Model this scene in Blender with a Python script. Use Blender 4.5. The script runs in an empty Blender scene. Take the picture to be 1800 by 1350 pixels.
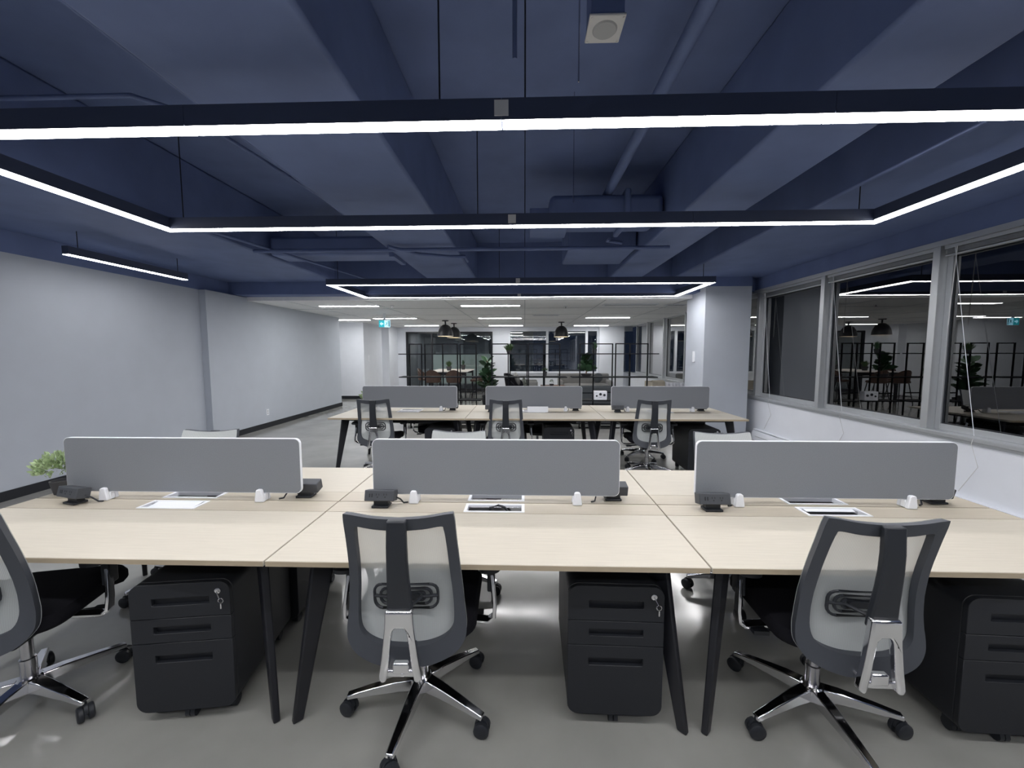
import bpy, bmesh, math, random
from mathutils import Vector, Matrix
random.seed(7)
PI = math.pi
SC = bpy.context.scene
COL = SC.collection
# ------------------------------------------------------------------ camera, world, exposure
H = 1.505                                   # eye height
PITCH, YAW, ROLL, FPX = 0.0786, -0.0319, -0.0014, 705.2
fw = Vector((math.sin(YAW)*math.cos(PITCH), math.cos(YAW)*math.cos(PITCH), -math.sin(PITCH)))
rt = Vector((math.cos(YAW), -math.sin(YAW), 0)); up = rt.cross(fw)
r2 = rt*math.cos(ROLL)+up*math.sin(ROLL); u2 = -rt*math.sin(ROLL)+up*math.cos(ROLL)
cd = bpy.data.cameras.new('camera'); cam = bpy.data.objects.new('camera', cd); COL.objects.link(cam)
cd.sensor_width = 36.0; cd.lens = FPX/1800*36.0; cd.clip_start = 0.02; cd.clip_end = 200
M = Matrix.Identity(4)
for i in range(3):
    M[i][0] = r2[i]; M[i][1] = u2[i]; M[i][2] = -fw[i]
M[2][3] = H
cam.matrix_world = M
SC.camera = cam
w = bpy.data.worlds.new('night'); SC.world = w; w.use_nodes = True
w.node_tree.nodes['Background'].inputs[0].default_value = (0.010, 0.014, 0.026, 1)
w.node_tree.nodes['Background'].inputs[1].default_value = 0.6
SC.view_settings.view_transform = 'Standard'; SC.view_settings.look = 'None'
SC.view_settings.gamma = 1.0; SC.view_settings.use_curve_mapping = False
SC.view_settings.exposure = 0.75
LED_LOOP, LED_STRIP, LED_TROFFER = 21.0, 15.0, 27.0

# ------------------------------------------------------------------ materials
MATS = {}
def mat(name, col, rough=0.5, metal=0.0, spec=0.5, noise=0.0, nscale=8.0, stretch=(1,1,1), bump=0.0, bscale=200.0, rnoise=0.0):
    m = bpy.data.materials.new(name); m.use_nodes = True
    nt = m.node_tree; b = nt.nodes['Principled BSDF']
    b.inputs['Base Color'].default_value = (*col, 1); b.inputs['Roughness'].default_value = rough
    b.inputs['Metallic'].default_value = metal; b.inputs['Specular IOR Level'].default_value = spec
    tc = nt.nodes.new('ShaderNodeTexCoord'); mp = nt.nodes.new('ShaderNodeMapping')
    nt.links.new(tc.outputs['Object'], mp.inputs[0]); mp.inputs['Scale'].default_value = stretch
    n = nt.nodes.new('ShaderNodeTexNoise'); n.inputs['Scale'].default_value = nscale; n.inputs['Detail'].default_value = 6
    nt.links.new(mp.outputs[0], n.inputs['Vector'])
    cr = nt.nodes.new('ShaderNodeValToRGB')
    cr.color_ramp.elements[0].position = .3; cr.color_ramp.elements[1].position = .7
    cr.color_ramp.elements[0].color = (*[max(0, c*(1-noise)) for c in col], 1)
    cr.color_ramp.elements[1].color = (*[min(1, c*(1+noise)) for c in col], 1)
    nt.links.new(n.outputs[0], cr.inputs[0]); nt.links.new(cr.outputs[0], b.inputs['Base Color'])
    if rnoise:
        mr = nt.nodes.new('ShaderNodeMapRange'); mr.inputs[1].default_value = .3; mr.inputs[2].default_value = .7
        mr.inputs[3].default_value = rough-rnoise; mr.inputs[4].default_value = rough+rnoise
        nt.links.new(n.outputs[0], mr.inputs[0]); nt.links.new(mr.outputs[0], b.inputs['Roughness'])
    if bump:
        n2 = nt.nodes.new('ShaderNodeTexNoise'); n2.inputs['Scale'].default_value = bscale
        nt.links.new(tc.outputs['Object'], n2.inputs['Vector'])
        bp = nt.nodes.new('ShaderNodeBump'); bp.inputs['Strength'].default_value = bump; bp.inputs['Distance'].default_value = .002
        nt.links.new(n2.outputs[0], bp.inputs['Height']); nt.links.new(bp.outputs[0], b.inputs['Normal'])
    MATS[name] = m
    return m
def emis(name, col, s):
    m = bpy.data.materials.new(name); m.use_nodes = True; nt = m.node_tree
    nt.nodes.remove(nt.nodes['Principled BSDF']); e = nt.nodes.new('ShaderNodeEmission')
    e.inputs[0].default_value = (*col, 1); e.inputs[1].default_value = s
    nt.links.new(e.outputs[0], nt.nodes['Material Output'].inputs[0]); MATS[name] = m
    return m
def glass(name, tint=(1,1,1), gain=1.0, ior=1.52):
    m = bpy.data.materials.new(name); m.use_nodes = True; nt = m.node_tree
    nt.nodes.remove(nt.nodes['Principled BSDF'])
    t = nt.nodes.new('ShaderNodeBsdfTransparent'); t.inputs[0].default_value = (*tint, 1)
    g = nt.nodes.new('ShaderNodeBsdfGlossy'); g.inputs['Roughness'].default_value = 0.0
    f = nt.nodes.new('ShaderNodeFresnel'); f.inputs[0].default_value = ior
    mu = nt.nodes.new('ShaderNodeMath'); mu.operation = 'MULTIPLY'; mu.inputs[1].default_value = gain; mu.use_clamp = True
    mx = nt.nodes.new('ShaderNodeMixShader')
    nt.links.new(f.outputs[0], mu.inputs[0]); nt.links.new(mu.outputs[0], mx.inputs[0])
    nt.links.new(t.outputs[0], mx.inputs[1]); nt.links.new(g.outputs[0], mx.inputs[2])
    nt.links.new(mx.outputs[0], nt.nodes['Material Output'].inputs[0]); MATS[name] = m
    return m
def meshmat(name, col, fac):
    m = bpy.data.materials.new(name); m.use_nodes = True; nt = m.node_tree
    b = nt.nodes['Principled BSDF']; b.inputs['Base Color'].default_value = (*col, 1); b.inputs['Roughness'].default_value = .7
    t = nt.nodes.new('ShaderNodeBsdfTransparent'); mx = nt.nodes.new('ShaderNodeMixShader')
    tc = nt.nodes.new('ShaderNodeTexCoord'); wv = nt.nodes.new('ShaderNodeTexWave'); wv.bands_direction = 'X'
    wv.inputs['Scale'].default_value = 65.0
    nt.links.new(tc.outputs['Object'], wv.inputs['Vector'])
    mr = nt.nodes.new('ShaderNodeMapRange'); mr.inputs[3].default_value = fac-.07; mr.inputs[4].default_value = fac+.07
    nt.links.new(wv.outputs['Fac'], mr.inputs[0]); nt.links.new(mr.outputs[0], mx.inputs[0])
    nt.links.new(t.outputs[0], mx.inputs[1]); nt.links.new(b.outputs[0], mx.inputs[2])
    nt.links.new(mx.outputs[0], nt.nodes['Material Output'].inputs[0]); MATS[name] = m
    return m
mat('concrete', (.30,.30,.285), .13, spec=.62, noise=.10, nscale=2.6, rnoise=.045)
mat('housing', (.045,.058,.105), .5)
mat('navy', (.122,.165,.320), .62, noise=.10, nscale=3)
mat('grey_wall', (.47,.505,.565), .75, noise=.02, nscale=4, bump=.15, bscale=180)
mat('white_wall', (.74,.765,.82), .7, noise=.02, nscale=4)
mat('white_ceiling', (.90,.90,.90), .85, noise=.03, nscale=20)
mat('black_base', (.010,.012,.017), .5)
mat('aluminium', (.52,.54,.56), .42, metal=.6, spec=.5)
mat('wood', (.485,.452,.385), .45, noise=.05, nscale=5, stretch=(1.2,26,26), spec=.25)
mat('wood_strip', (.42,.38,.31), .42, noise=.05, nscale=5, stretch=(1.2,26,26), spec=.4)
mat('wood_edge', (.42,.35,.25), .5, noise=.06, nscale=6, stretch=(2,30,30))
mat('black_metal', (.012,.013,.018), .42, spec=.45, noise=.1)
mat('rack_black', (.006,.007,.010), .65, spec=.15)
mat('black_powder', (.014,.016,.021), .5, spec=.4, noise=.12, nscale=300, bump=.1, bscale=900)
mat('black_plastic', (.020,.023,.029), .45, spec=.4)
mat('charcoal_plastic', (.055,.061,.074), .5, spec=.4)
mat('power_grey', (.055,.06,.07), .5, spec=.4)
mat('black_fabric', (.008,.008,.011), .9, spec=.15, bump=.3, bscale=700)
mat('grey_felt', (.215,.228,.254), .9, spec=.2, noise=.06, nscale=260, bump=.3, bscale=900)
mat('white_plastic', (.78,.80,.85), .4)
mat('chrome', (.80,.80,.82), .10, metal=1.0)
mat('dull_chrome', (.55,.55,.57), .22, metal=1.0)
mat('speaker_white', (.62,.62,.62), .5); mat('speaker_grille', (.40,.41,.42), .6)
mat('leaf_light', (.34,.44,.24), .55, noise=.45, nscale=40)
mat('leaf_dark', (.035,.085,.04), .45, noise=.4, nscale=30)
mat('leaf_grass', (.055,.105,.04), .55, noise=.4, nscale=30)
mat('sofa_grey', (.075,.085,.095), .9, noise=.1, nscale=60); mat('sofa_light', (.23,.23,.23), .9, noise=.1, nscale=60)
mat('cushion_pattern', (.10,.11,.10), .9, noise=.7, nscale=28)
mat('leather', (.062,.034,.025), .5, noise=.15, nscale=20)
mat('brown_wood', (.13,.065,.045), .5, noise=.25, nscale=6, stretch=(1,12,12))
mat('beige', (.42,.38,.31), .8, noise=.06); mat('wood_pale', (.72,.70,.68), .5)
mat('frost', (.78,.84,.82), .7); mat('room_dark', (.08,.09,.10), .8)
mat('sign_teal', (.015,.20,.24), .4); mat('terracotta', (.05,.05,.055), .7)
mat('key_metal', (.7,.7,.72), .2, metal=1.0)
emis('led', (1.0,.985,.99), LED_LOOP); emis('led_strip', (1.0,.985,.99), LED_STRIP); emis('led_troffer', (1.0,1.0,.99), LED_TROFFER)
emis('bulb', (1.0,.80,.50), 9.0); emis('sign_glow', (.35,.75,.95), 1.3); emis('sign_teal_glow', (.03,.32,.38), 1.0)
glass('window_glass', (.80,.85,.88), 4.0); glass('partition_glass', (.90,.94,.94), 2.0)
meshmat('chair_mesh', (.68,.72,.725), .62)

# ------------------------------------------------------------------ mesh helpers
class MB:
    def __init__(s): s.v = []; s.f = []
    def add(s, vs, fs):
        o = len(s.v); s.v += [tuple(v) for v in vs]; s.f += [tuple(i+o for i in f) for f in fs]; return s
    def box(s, x0, x1, y0, y1, z0, z1, mtx=None):
        vs = [Vector(p) for p in ((x0,y0,z0),(x1,y0,z0),(x1,y1,z0),(x0,y1,z0),(x0,y0,z1),(x1,y0,z1),(x1,y1,z1),(x0,y1,z1))]
        if mtx: vs = [mtx @ v for v in vs]
        return s.add(vs, [(0,3,2,1),(4,5,6,7),(0,1,5,4),(1,2,6,5),(2,3,7,6),(3,0,4,7)])
    def loft(s, rings, cap=True, closed=False):
        n = len(rings[0]); vs = [p for r in rings for p in r]; fs = []
        for i in range(len(rings)-(0 if closed else 1)):
            j = (i+1) % len(rings)
            for k in range(n):
                fs.append((i*n+k, i*n+(k+1)%n, j*n+(k+1)%n, j*n+k))
        if cap and not closed:
            fs.append(tuple(range(n-1,-1,-1))); fs.append(tuple((len(rings)-1)*n+k for k in range(n)))
        return s.add(vs, fs)
    def tube(s, path, rad, n=8, cap=True):
        P = [Vector(p) for p in path]; rings = []; ref = None
        for i, p in enumerate(P):
            t = ((P[i]-P[i-1]).normalized() if i else Vector((0,0,0))) + ((P[i+1]-P[i]).normalized() if i < len(P)-1 else Vector((0,0,0)))
            t.normalize()
            if ref is None:
                ref = Vector((0,0,1)) if abs(t.z) < .9 else Vector((1,0,0))
            a = t.cross(ref); a.normalize(); b = t.cross(a); b.normalize()
            r = rad[i] if isinstance(rad, (list,tuple)) else rad
            rings.append([p+(a*math.cos(q*2*PI/n)+b*math.sin(q*2*PI/n))*r for q in range(n)])
        return s.loft(rings, cap)
    def strap(s, path, wv, wh, side):          # rectangular bar along path, width along `side`
        P = [Vector(p) for p in path]; S = Vector(side).normalized(); rings = []
        for i, p in enumerate(P):
            t = ((P[i]-P[i-1]).normalized() if i else Vector((0,0,0))) + ((P[i+1]-P[i]).normalized() if i < len(P)-1 else Vector((0,0,0)))
            n = t.cross(S).normalized()
            a = wv[i] if isinstance(wv,(list,tuple)) else wv; b = wh[i] if isinstance(wh,(list,tuple)) else wh
            rings.append([p-S*a/2-n*b/2, p+S*a/2-n*b/2, p+S*a/2+n*b/2, p-S*a/2+n*b/2])
        return s.loft(rings)
    def lathe(s, prof, c=(0,0,0), n=20, cap=True):
        rings = [[(c[0]+r*math.cos(k*2*PI/n), c[1]+r*math.sin(k*2*PI/n), c[2]+z) for k in range(n)] for r, z in prof]
        return s.loft(rings, cap)
    def ell(s, c, r, n=12, m=8):
        rings = []
        for i in range(1, m):
            a = PI*i/m; rings.append([(c[0]+r[0]*math.sin(a)*math.cos(2*PI*k/n), c[1]+r[1]*math.sin(a)*math.sin(2*PI*k/n), c[2]-r[2]*math.cos(a)) for k in range(n)])
        return s.loft(rings)
    def poly(s, pts, d, axis):                 # convex-ish outline extruded by vector d
        a = [Vector(p) for p in pts]; D = Vector(d); n = len(a)
        return s.add(a+[p+D for p in a], [tuple(range(n-1,-1,-1)), tuple(range(n,2*n))]+[(k,(k+1)%n,(k+1)%n+n,k+n) for k in range(n)])
    def mesh(s, name, smooth=True):
        m = bpy.data.meshes.new(name); m.from_pydata(s.v, [], s.f); m.validate()
        bm = bmesh.new(); bm.from_mesh(m); bmesh.ops.recalc_face_normals(bm, faces=bm.faces); bm.to_mesh(m); bm.free()
        if smooth:
            m.shade_smooth(); m.set_sharp_from_angle(angle=math.radians(38))
        return m
def plate(outer, holes, t):                    # outline in (x,z) with holes, extruded in y from 0 to t
    bm = bmesh.new(); es = []
    for lp in [outer]+holes:
        vs = [bm.verts.new((x, 0, z)) for x, z in lp]
        es += [bm.edges.new((vs[i], vs[(i+1) % len(vs)])) for i in range(len(vs))]
    bmesh.ops.triangle_fill(bm, use_beauty=True, use_dissolve=False, edges=es)
    fs = bm.faces[:]
    r = bmesh.ops.extrude_face_region(bm, geom=fs)
    bmesh.ops.translate(bm, vec=(0, t, 0), verts=[g for g in r['geom'] if isinstance(g, bmesh.types.BMVert)])
    bmesh.ops.recalc_face_normals(bm, faces=bm.faces)
    m = bpy.data.meshes.new('plate'); bm.to_mesh(m); bm.free(); m.shade_smooth(); m.set_sharp_from_angle(angle=math.radians(38))
    return m
def rrect(x0, x1, z0, z1, r, n=6, corners=(1,1,1,1)):   # bl, br, tr, tl
    o = []
    for (cx, cz, a0, on, px, pz) in ((x0+r,z0+r,PI,corners[0],x0,z0),(x1-r,z0+r,1.5*PI,corners[1],x1,z0),(x1-r,z1-r,0,corners[2],x1,z1),(x0+r,z1-r,.5*PI,corners[3],x0,z1)):
        if on: o += [(cx+r*math.cos(a0+k*PI/2/n), cz+r*math.sin(a0+k*PI/2/n)) for k in range(n+1)]
        else: o.append((px, pz))
    return o
def obj(name, me, m, parent=None, bevel=0, loc=None, rot=None, seg=2):
    if isinstance(me, MB): me = me.mesh(name)
    o = bpy.data.objects.new(name, me); COL.objects.link(o)
    if m and not me.materials: me.materials.append(MATS[m])
    if parent: o.parent = parent
    if loc: o.location = loc
    if rot: o.rotation_euler = rot
    if bevel:
        b = o.modifiers.new('bevel', 'BEVEL'); b.width = bevel; b.segments = seg; b.limit_method = 'ANGLE'; b.harden_normals = False
    return o
def tag(o, label, cat, group=None):
    o['label'] = label; o['category'] = cat
    if group: o['group'] = group
    return o
def thing(name, label, cat, loc=(0,0,0), rz=0, group=None):
    o = bpy.data.objects.new(name, None); COL.objects.link(o); o.location = loc; o.rotation_euler = (0,0,rz); o.empty_display_size = .1
    return tag(o, label, cat, group)
def struct(name, me, m, bevel=0, label=None, parent=None):
    o = obj(name, me, m, parent, bevel)
    if not parent: o['kind'] = 'structure'
    if label: o['label'] = label
    return o
def B(*a): return MB().box(*a)
def copy_tree(o, parent=None):
    c = o.copy(); COL.objects.link(c); c.parent = parent
    for ch in list(o.children): copy_tree(ch, c)
    return c

# ------------------------------------------------------------------ the room
XL1, XL2, XR = -5.30, -5.19, 3.95          # left wall near / far part, window wall
YB, YF = -4.6, 15.5                         # wall behind the camera, far wall
ZP = 2.53                                   # where the grey paint stops
ZS = 3.40; ZB = H+1.25                      # slab, beam soffit
YD = 7.46; ZD = 2.475                       # drop ceiling front edge and height
struct('floor', B(-9, XR+.3, YB, 19.4, -.1, 0), 'concrete', label='polished grey concrete floor')
nw = struct('wall_left', B(XL1-.15, XL1, YB, 6.45, 0, ZP), 'grey_wall', label='grey painted wall beside the desks')
struct('wall_left_far', B(XL1-.15, XL2, 6.45, 11.15, 0, ZP), 'grey_wall', label='grey painted wall section running to the lounge')
struct('wall_left_upper', B(XL1-.15, XL1, YB, YD, ZP, ZS), 'navy', label='navy painted band above the grey wall')
struct('wall_rear', B(XL1-.15, XR+.3, YB-.15, YB, 0, ZS), 'grey_wall')
struct('baseboard_left', B(XL1, XL1+.015, YB, 6.45, 0, .10), 'black_base')
struct('baseboard_left_far', B(XL2, XL2+.015, 6.435, 11.165, 0, .10), 'black_base')
struct('ceiling', B(XL1-.15, XR+.3, YB, YD+.1, ZS, ZS+.1), 'navy', label='navy painted concrete ceiling slab')
for i, (x0, x1, z0) in enumerate([(-1.66, -.83, ZB), (1.42, 1.96, ZB), (2.52, XR+.1, ZB), (XL1, -3.35, ZB)]):
    struct('ceiling_beam', B(x0, x1, YB, YD-.35, z0, ZS), 'navy', bevel=.02, label='navy painted ceiling beam')
struct('ceiling_cross_beam', B(XL1, XR+.1, YD-.34, YD, ZD+.065, ZS), 'navy', label='navy painted bulkhead above the drop ceiling edge')
struct('trim_1', B(XL1, XR+.05, YD-.03, YD+.06, ZD-.004, ZD+.065), 'white_ceiling', label='pale edge of the lowered white ceiling')
struct('ceiling_drop', B(-9, XR+.3, YD+.06, 19.4, ZD, ZD+.12), 'white_ceiling', label='lowered white ceiling over the lounge')
for y in (8.9, 10.4, 11.9, 13.4, 14.9):
    struct('trim_2', B(XL2, XR, y-.008, y+.008, ZD-.004, ZD), 'aluminium')
for x in (-4.5, -3.0, -1.5, 0, 1.5, 3.0):
    struct('trim_3', B(x-.008, x+.008, YD+.06, YF, ZD-.004, ZD), 'aluminium')
# far left: corridor opening and white walls
struct('wall_back_left', B(-9, -5.2, 12.85, 13.0, 0, ZD), 'white_wall', label='white wall face beside the corridor opening')
struct('wall_left_lounge', B(-5.35, -5.2, 13.0, 14.5, 0, ZD), 'white_wall')
struct('wall_left_lounge_2', B(-5.35, -4.93, 14.5, YF, 0, ZD), 'white_wall')
struct('wall_corridor', B(-9.1, -9, 11.15, 13.0, 0, ZD), 'white_wall'); struct('wall_corridor_2', B(-9, XL1-.15, 11.0, 11.15, 0, ZD), 'white_wall')
struct('baseboard_back_left', B(-9, -5.2, 12.835, 12.85, 0, .10), 'black_base')
# far wall around the glass room and the windows
PX0, PX1, PZ = -4.60, -1.24, 2.30
WX = (-.60, .86, 2.36, 2.80); WZ0, WZ1 = .74, 2.36
m = MB().box(-5.2, PX0, YF, YF+.15, 0, ZD).box(PX0, PX1, YF, YF+.15, PZ, ZD).box(PX1, WX[0], YF, YF+.15, 0, ZD)
m.box(WX[0], 2.80, YF, YF+.15, 0, WZ0).box(WX[0], 2.80, YF, YF+.15, WZ1, ZD)
struct('wall_back', m, 'white_wall', label='white far wall of the lounge')
struct('wall_back_column', B(2.80, 3.72, YF-.25, YF+.15, 0, ZD), 'white_wall', label='white column beside the far windows')
struct('wall_back_corner', B(3.72, XR+.3, YF, YF+.15, 0, .74), 'white_wall')
struct('trim_4', B(WX[0]-.02, 2.82, YF-.06, YF, WZ0-.04, WZ0), 'white_wall', label='white sill under the far windows')
for i in range(3):
    a, b = WX[i], WX[i+1]
    wn = struct('window_%d' % (11+i), MB().box(a, a+.045, YF-.03, YF+.1, WZ0, WZ1).box(b-.045, b, YF-.03, YF+.1, WZ0, WZ1).box(a+.045, b-.045, YF-.02, YF+.1, WZ1-.05, WZ1).box(a+.045, b-.045, YF-.02, YF+.1, WZ0, WZ0+.03), 'white_wall', label='dark far window in a white frame')
    obj('pane', B(a+.045, b-.045, YF+.05, YF+.058, WZ0+.03, WZ1-.05), 'window_glass', wn)
wn = struct('window_14', MB().box(3.72, 3.78, YF, YF+.1, .74, ZD).box(3.78, 4.1, YF, YF+.1, ZD-.18, ZD), 'aluminium'); obj('pane', B(3.78, XR+.2, YF+.05, YF+.058, .74, ZD-.18), 'window_glass', wn)
# glass meeting room
struct('wall_meeting_back', B(-5.2, .4, 18.9, 19.05, 0, ZD), 'grey_wall'); struct('wall_meeting_left', B(-5.2, -5.05, YF+.15, 18.9, 0, ZD), 'grey_wall')
struct('wall_meeting_right', B(-.75, -.6, YF+.15, 18.9, 0, ZD), 'grey_wall')
gp = struct('window_10', MB().box(PX0, PX0+.06, YF-.03, YF+.08, 0, PZ).box(PX1-.06, PX1, YF-.03, YF+.08, 0, PZ).box(PX0+.06, PX1-.06, YF-.03, YF+.08, PZ-.06, PZ).box(PX0+.06, PX1-.06, YF-.03, YF+.08, 0, .10).box(-3.62, -3.57, YF-.02, YF+.07, .10, PZ-.06), 'black_metal', label='black framed glass partition of the meeting room')
obj('pane', B(PX0+.06, -3.62, YF+.02, YF+.03, .10, PZ-.06), 'partition_glass', gp); obj('pane', B(-3.57, PX1-.06, YF+.02, YF+.03, .10, PZ-.06), 'partition_glass', gp)
obj('frosted_film', B(-3.565, PX1-.06, YF+.032, YF+.036, .30, 1.45), 'frost', gp)
tag(obj('cabinet', B(-4.2, -3.7, 16.3, 16.8, 0, .82), 'white_wall', bevel=.01), 'white low cabinet behind the black framed glass partition', 'cabinet')
sc = thing('display_screen', 'tall dark screen standing behind the glass partition', 'screen', (-3.78, 15.95, 0)); obj('panel', B(-.22, .22, -.03, .03, .85, 2.1), 'black_plastic', sc, .01); obj('pole', B(-.05,.05,-.02,.02,.02,.85), 'black_metal', sc); obj('base', B(-.2,.2,-.15,.15,0,.02), 'black_metal', sc)
for x in (-2.95, -1.75):
    struct('column_meeting', B(x-.09, x+.09, 18.5, 18.7, 0, ZD), 'white_wall')
# column by the window
cb = struct('column', B(3.02, 3.78, 6.9, 7.67, 0, 2.60), 'grey_wall', bevel=.004, label='square grey column between the two window runs')
struct('column_upper', B(3.02, 3.78, 6.9, 7.67, 2.60, ZS), 'navy', label='navy painted top of the column')
sw = tag(obj('light_switch', B(3.005, 3.02, 7.22, 7.32, 1.33, 1.52), 'white_plastic', bevel=.004), 'white light switch plate on the grey column', 'switch')
sw2 = tag(obj('light_switch', B(-5.2, -5.185, 13.22, 13.32, 1.20, 1.42), 'white_plastic', bevel=.004), 'white switch plate on the far left white wall', 'switch')
ol = thing('wall_outlet', 'white electrical outlet low on the left grey wall', 'outlet', (XL2, 7.87, .31)); obj('plate', B(0,.008,-.04,.04,-.06,.06), 'white_plastic', ol, .002)
for dz in (-.022, .022): obj('socket', B(.008,.010,-.014,.014,dz-.014,dz+.014), 'speaker_grille', ol)
# window wall
SILL, HEAD = .765, 2.505
MY = [-4.5, -3.2, -1.75, -.3, 1.15, 2.60, 4.06, 5.53, 7.00, 8.55, 10.10, 11.65, 13.2, 14.75]
struct('wall_right', MB().box(XR, XR+.22, YB, YF, 0, SILL-.05), 'white_wall', label='white wall below the window run')
struct('wall_right_upper', B(XR, XR+.22, YB, YD, HEAD+.05, ZS), 'navy', label='navy wall band above the windows')
struct('trim_5', MB().box(XR-.035, XR+.16, YB, YF, SILL-.05, SILL-.01).box(XR-.02, XR+.16, YB, YF, SILL-.075, SILL-.05), 'aluminium', bevel=.004, label='grey metal window sill')
struct('trim_6', MB().box(XR-.01, XR+.16, YB, YF, HEAD, HEAD+.05), 'aluminium', label='grey metal window head')
for i in range(len(MY)-1):
    a, b = MY[i], MY[i+1]
    fr = MB().box(XR-.005, XR+.13, a-.035, a+.035, SILL-.01, HEAD)                       # mullion
    fr.box(XR+.07, XR+.13, a+.035, a+.085, SILL-.01, HEAD).box(XR+.07, XR+.13, b-.085, b-.035, SILL-.01, HEAD)
    fr.box(XR+.07, XR+.13, a+.085, b-.085, SILL-.01, SILL+.05).box(XR+.07, XR+.13, a+.085, b-.085, HEAD-.06, HEAD)
    wn = struct('window_%d' % (i+1 if i < 9 else i+20), fr, 'aluminium', bevel=.003, label='night window in a grey metal frame')
    obj('pane', B(XR+.095, XR+.103, a+.085, b-.085, SILL+.05, HEAD-.06), 'window_glass', wn)
    obj('gasket', MB().box(XR+.085, XR+.095, a+.085, a+.095, SILL+.05, HEAD-.06).box(XR+.085, XR+.095, b-.095, b-.085, SILL+.05, HEAD-.06).box(XR+.085, XR+.095, a+.095, b-.095, SILL+.05, SILL+.06), 'black_plastic', wn)
# baseboard heater
ht = thing('baseboard_heater', 'long white baseboard heater under the windows', 'heater', (XR, 6.9, 0))
obj('cover', MB().poly([(0,0,.02),(-.07,0,.02),(-.07,0,.14),(-.05,0,.18),(0,0,.19)], (0,-11.2,0), 1), 'white_wall', ht); obj('grille', B(-.074,-.070,-11.1,-.1,.09,.10), 'aluminium', ht); obj('top_lip', B(-.055,0,-11.2,0,.195,.205), 'white_wall', ht)
# raised blinds, one per near bay, with cords
BL = {5: ('raised grey venetian blind in the bay nearest the camera', 4.0), 6: ('raised grey venetian blind in the middle window bay', 5.5), 7: ('raised grey venetian blind in the bay beside the column', 7.0)}
for i, (lab, yb) in BL.items():
    a, b = MY[i]+.05, MY[i+1]-.05
    t = thing('venetian_blind', lab, 'blind', (XR+.04, (a+b)/2, HEAD), 0, 'blinds pulled up to the window head'); L = (b-a)/2
    obj('head_rail', B(-.025,.025,-L,L,-.035,-.002), 'aluminium', t, .003)
    for k in range(6): obj('slat', B(-.022,.022,-L+.01,L-.01,-.046-k*.007,-.0435-k*.007), 'aluminium', t)
    obj('bottom_rail', B(-.022,.022,-L+.01,L-.01,-.105,-.09), 'aluminium', t, .003)
    obj('pull_cord', MB().tube([(-.03,L-.10,-.03),(-.045,L-.26,-.9),(-.06,L-.42,-1.735)], .0024, 5), 'white_plastic', t)
    obj('tilt_wand', MB().tube([(-.03,L-.12,-.03),(-.035,L-.10,-.75)], .004, 5), 'speaker_white', t)
    obj('cord_tail', MB().tube([(-.06,L-.42,-1.735),(-.10,L-.44,-1.80),(-.06,L-.47,-2.0),(-.09,L-.36,-2.25)], .0025, 5), 'speaker_white', t)

# ------------------------------------------------------------------ linear lights
LX, LW, LD, LZ = -.10, 5.52, 1.41, H+.985
def loop_light(label, y0, LD, yc):
    t = thing('linear_light_loop', label, 'pendant light', (LX, y0, LZ), 0, 'rectangular linear light loops'); hw = LW/2; b = .042; n = 4
    def seg(x0, x1, y0, y1):
        obj('housing', MB().box(x0,x1,y0,y1,.004,.085).box(x0,x1,y0,y0+.003,-.002,.004).box(x0,x1,y1-.003,y1,-.002,.004), 'housing', t)
        ins = .003
        obj('diffuser', B(x0+ins,x1-ins,y0+ins,y1-ins,-.002,.0035), 'led', t)
    for yy in (0, LD):
        for k in range(n):
            xs = -hw-b if k == 0 else -hw+LW*k/n; xe = hw+b if k == n-1 else -hw+LW*(k+1)/n
            seg(xs+(0 if k == 0 else .001), xe-(0 if k == n-1 else .001), yy-b, yy+b)
    for sx in (-1, 1): seg(sx*hw-b, sx*hw+b, b+.001, LD-b-.001)
    for yy in (0, LD):
        obj('feed_plate', B(-.03,.03,yy-b-.004,yy-b,.012,.075), 'speaker_white', t)
        for x in (-hw+.12, -.27, .10, hw-.12):
            top = ZB if (-1.66 < x+LX < -.83 or 1.42 < x+LX < 1.96 or x+LX > 2.52) else ZS
            obj('cable', MB().tube([(x,yy,.08),(x,yy,top-LZ)], .004, 6), 'black_metal', t)
    return t
loop_light('large glowing rectangular light loop right overhead, nearest the camera', 1.82, 1.41, 0)
loop_light('smaller looking rectangular light loop over the rear desk row', 5.90, 1.36, 0)
loop_light('rectangular light loop behind the camera', -.86, 1.41, 0)
for ys, lab in ((4.70,'single straight light strip near the left wall'),(1.0,'unseen light strip added to brighten the left wall, beside the camera'),(-2.7,'unseen light strip added to brighten the left wall, behind the camera')):  # first strip is in view; the other two are added to brighten the wall
  t = thing('linear_light', lab, 'ceiling light', (-4.62, ys, H+.99), 0, 'light strips along the left wall'); obj('housing', B(-.034,.034,-.72,.72,+.004,.085), 'housing', t); obj('diffuser', B(-.031,.031,-.717,.717,-.002,.0035), 'led_strip', t)
  for y in (-.6, .6): obj('cable', MB().tube([(0,y,.08),(0,y,ZB-H-.99)], .004, 6), 'black_metal', t)
TR = [(-3.64, 8.30, 'troffer light nearest the left wall, front row of the white ceiling'), (-.71, 8.36, 'troffer light in the middle of the front row of the white ceiling'), (-5.17, 11.8, 'troffer light half hidden behind the end of the left wall'),
      (-3.67, 11.33, 'troffer light above the green exit sign'), (-.70, 11.43, 'troffer light centred in the second row of the white ceiling'), (2.31, 11.38, 'troffer light on the right of the second row, near the far windows'),
      (-3.70, 14.43, 'troffer light in the last row, left, before the glass partition'), (-.68, 14.55, 'troffer light in the last row, middle, before the far wall'), (2.38, 14.62, 'troffer light in the last row, right, before the white column')]
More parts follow.
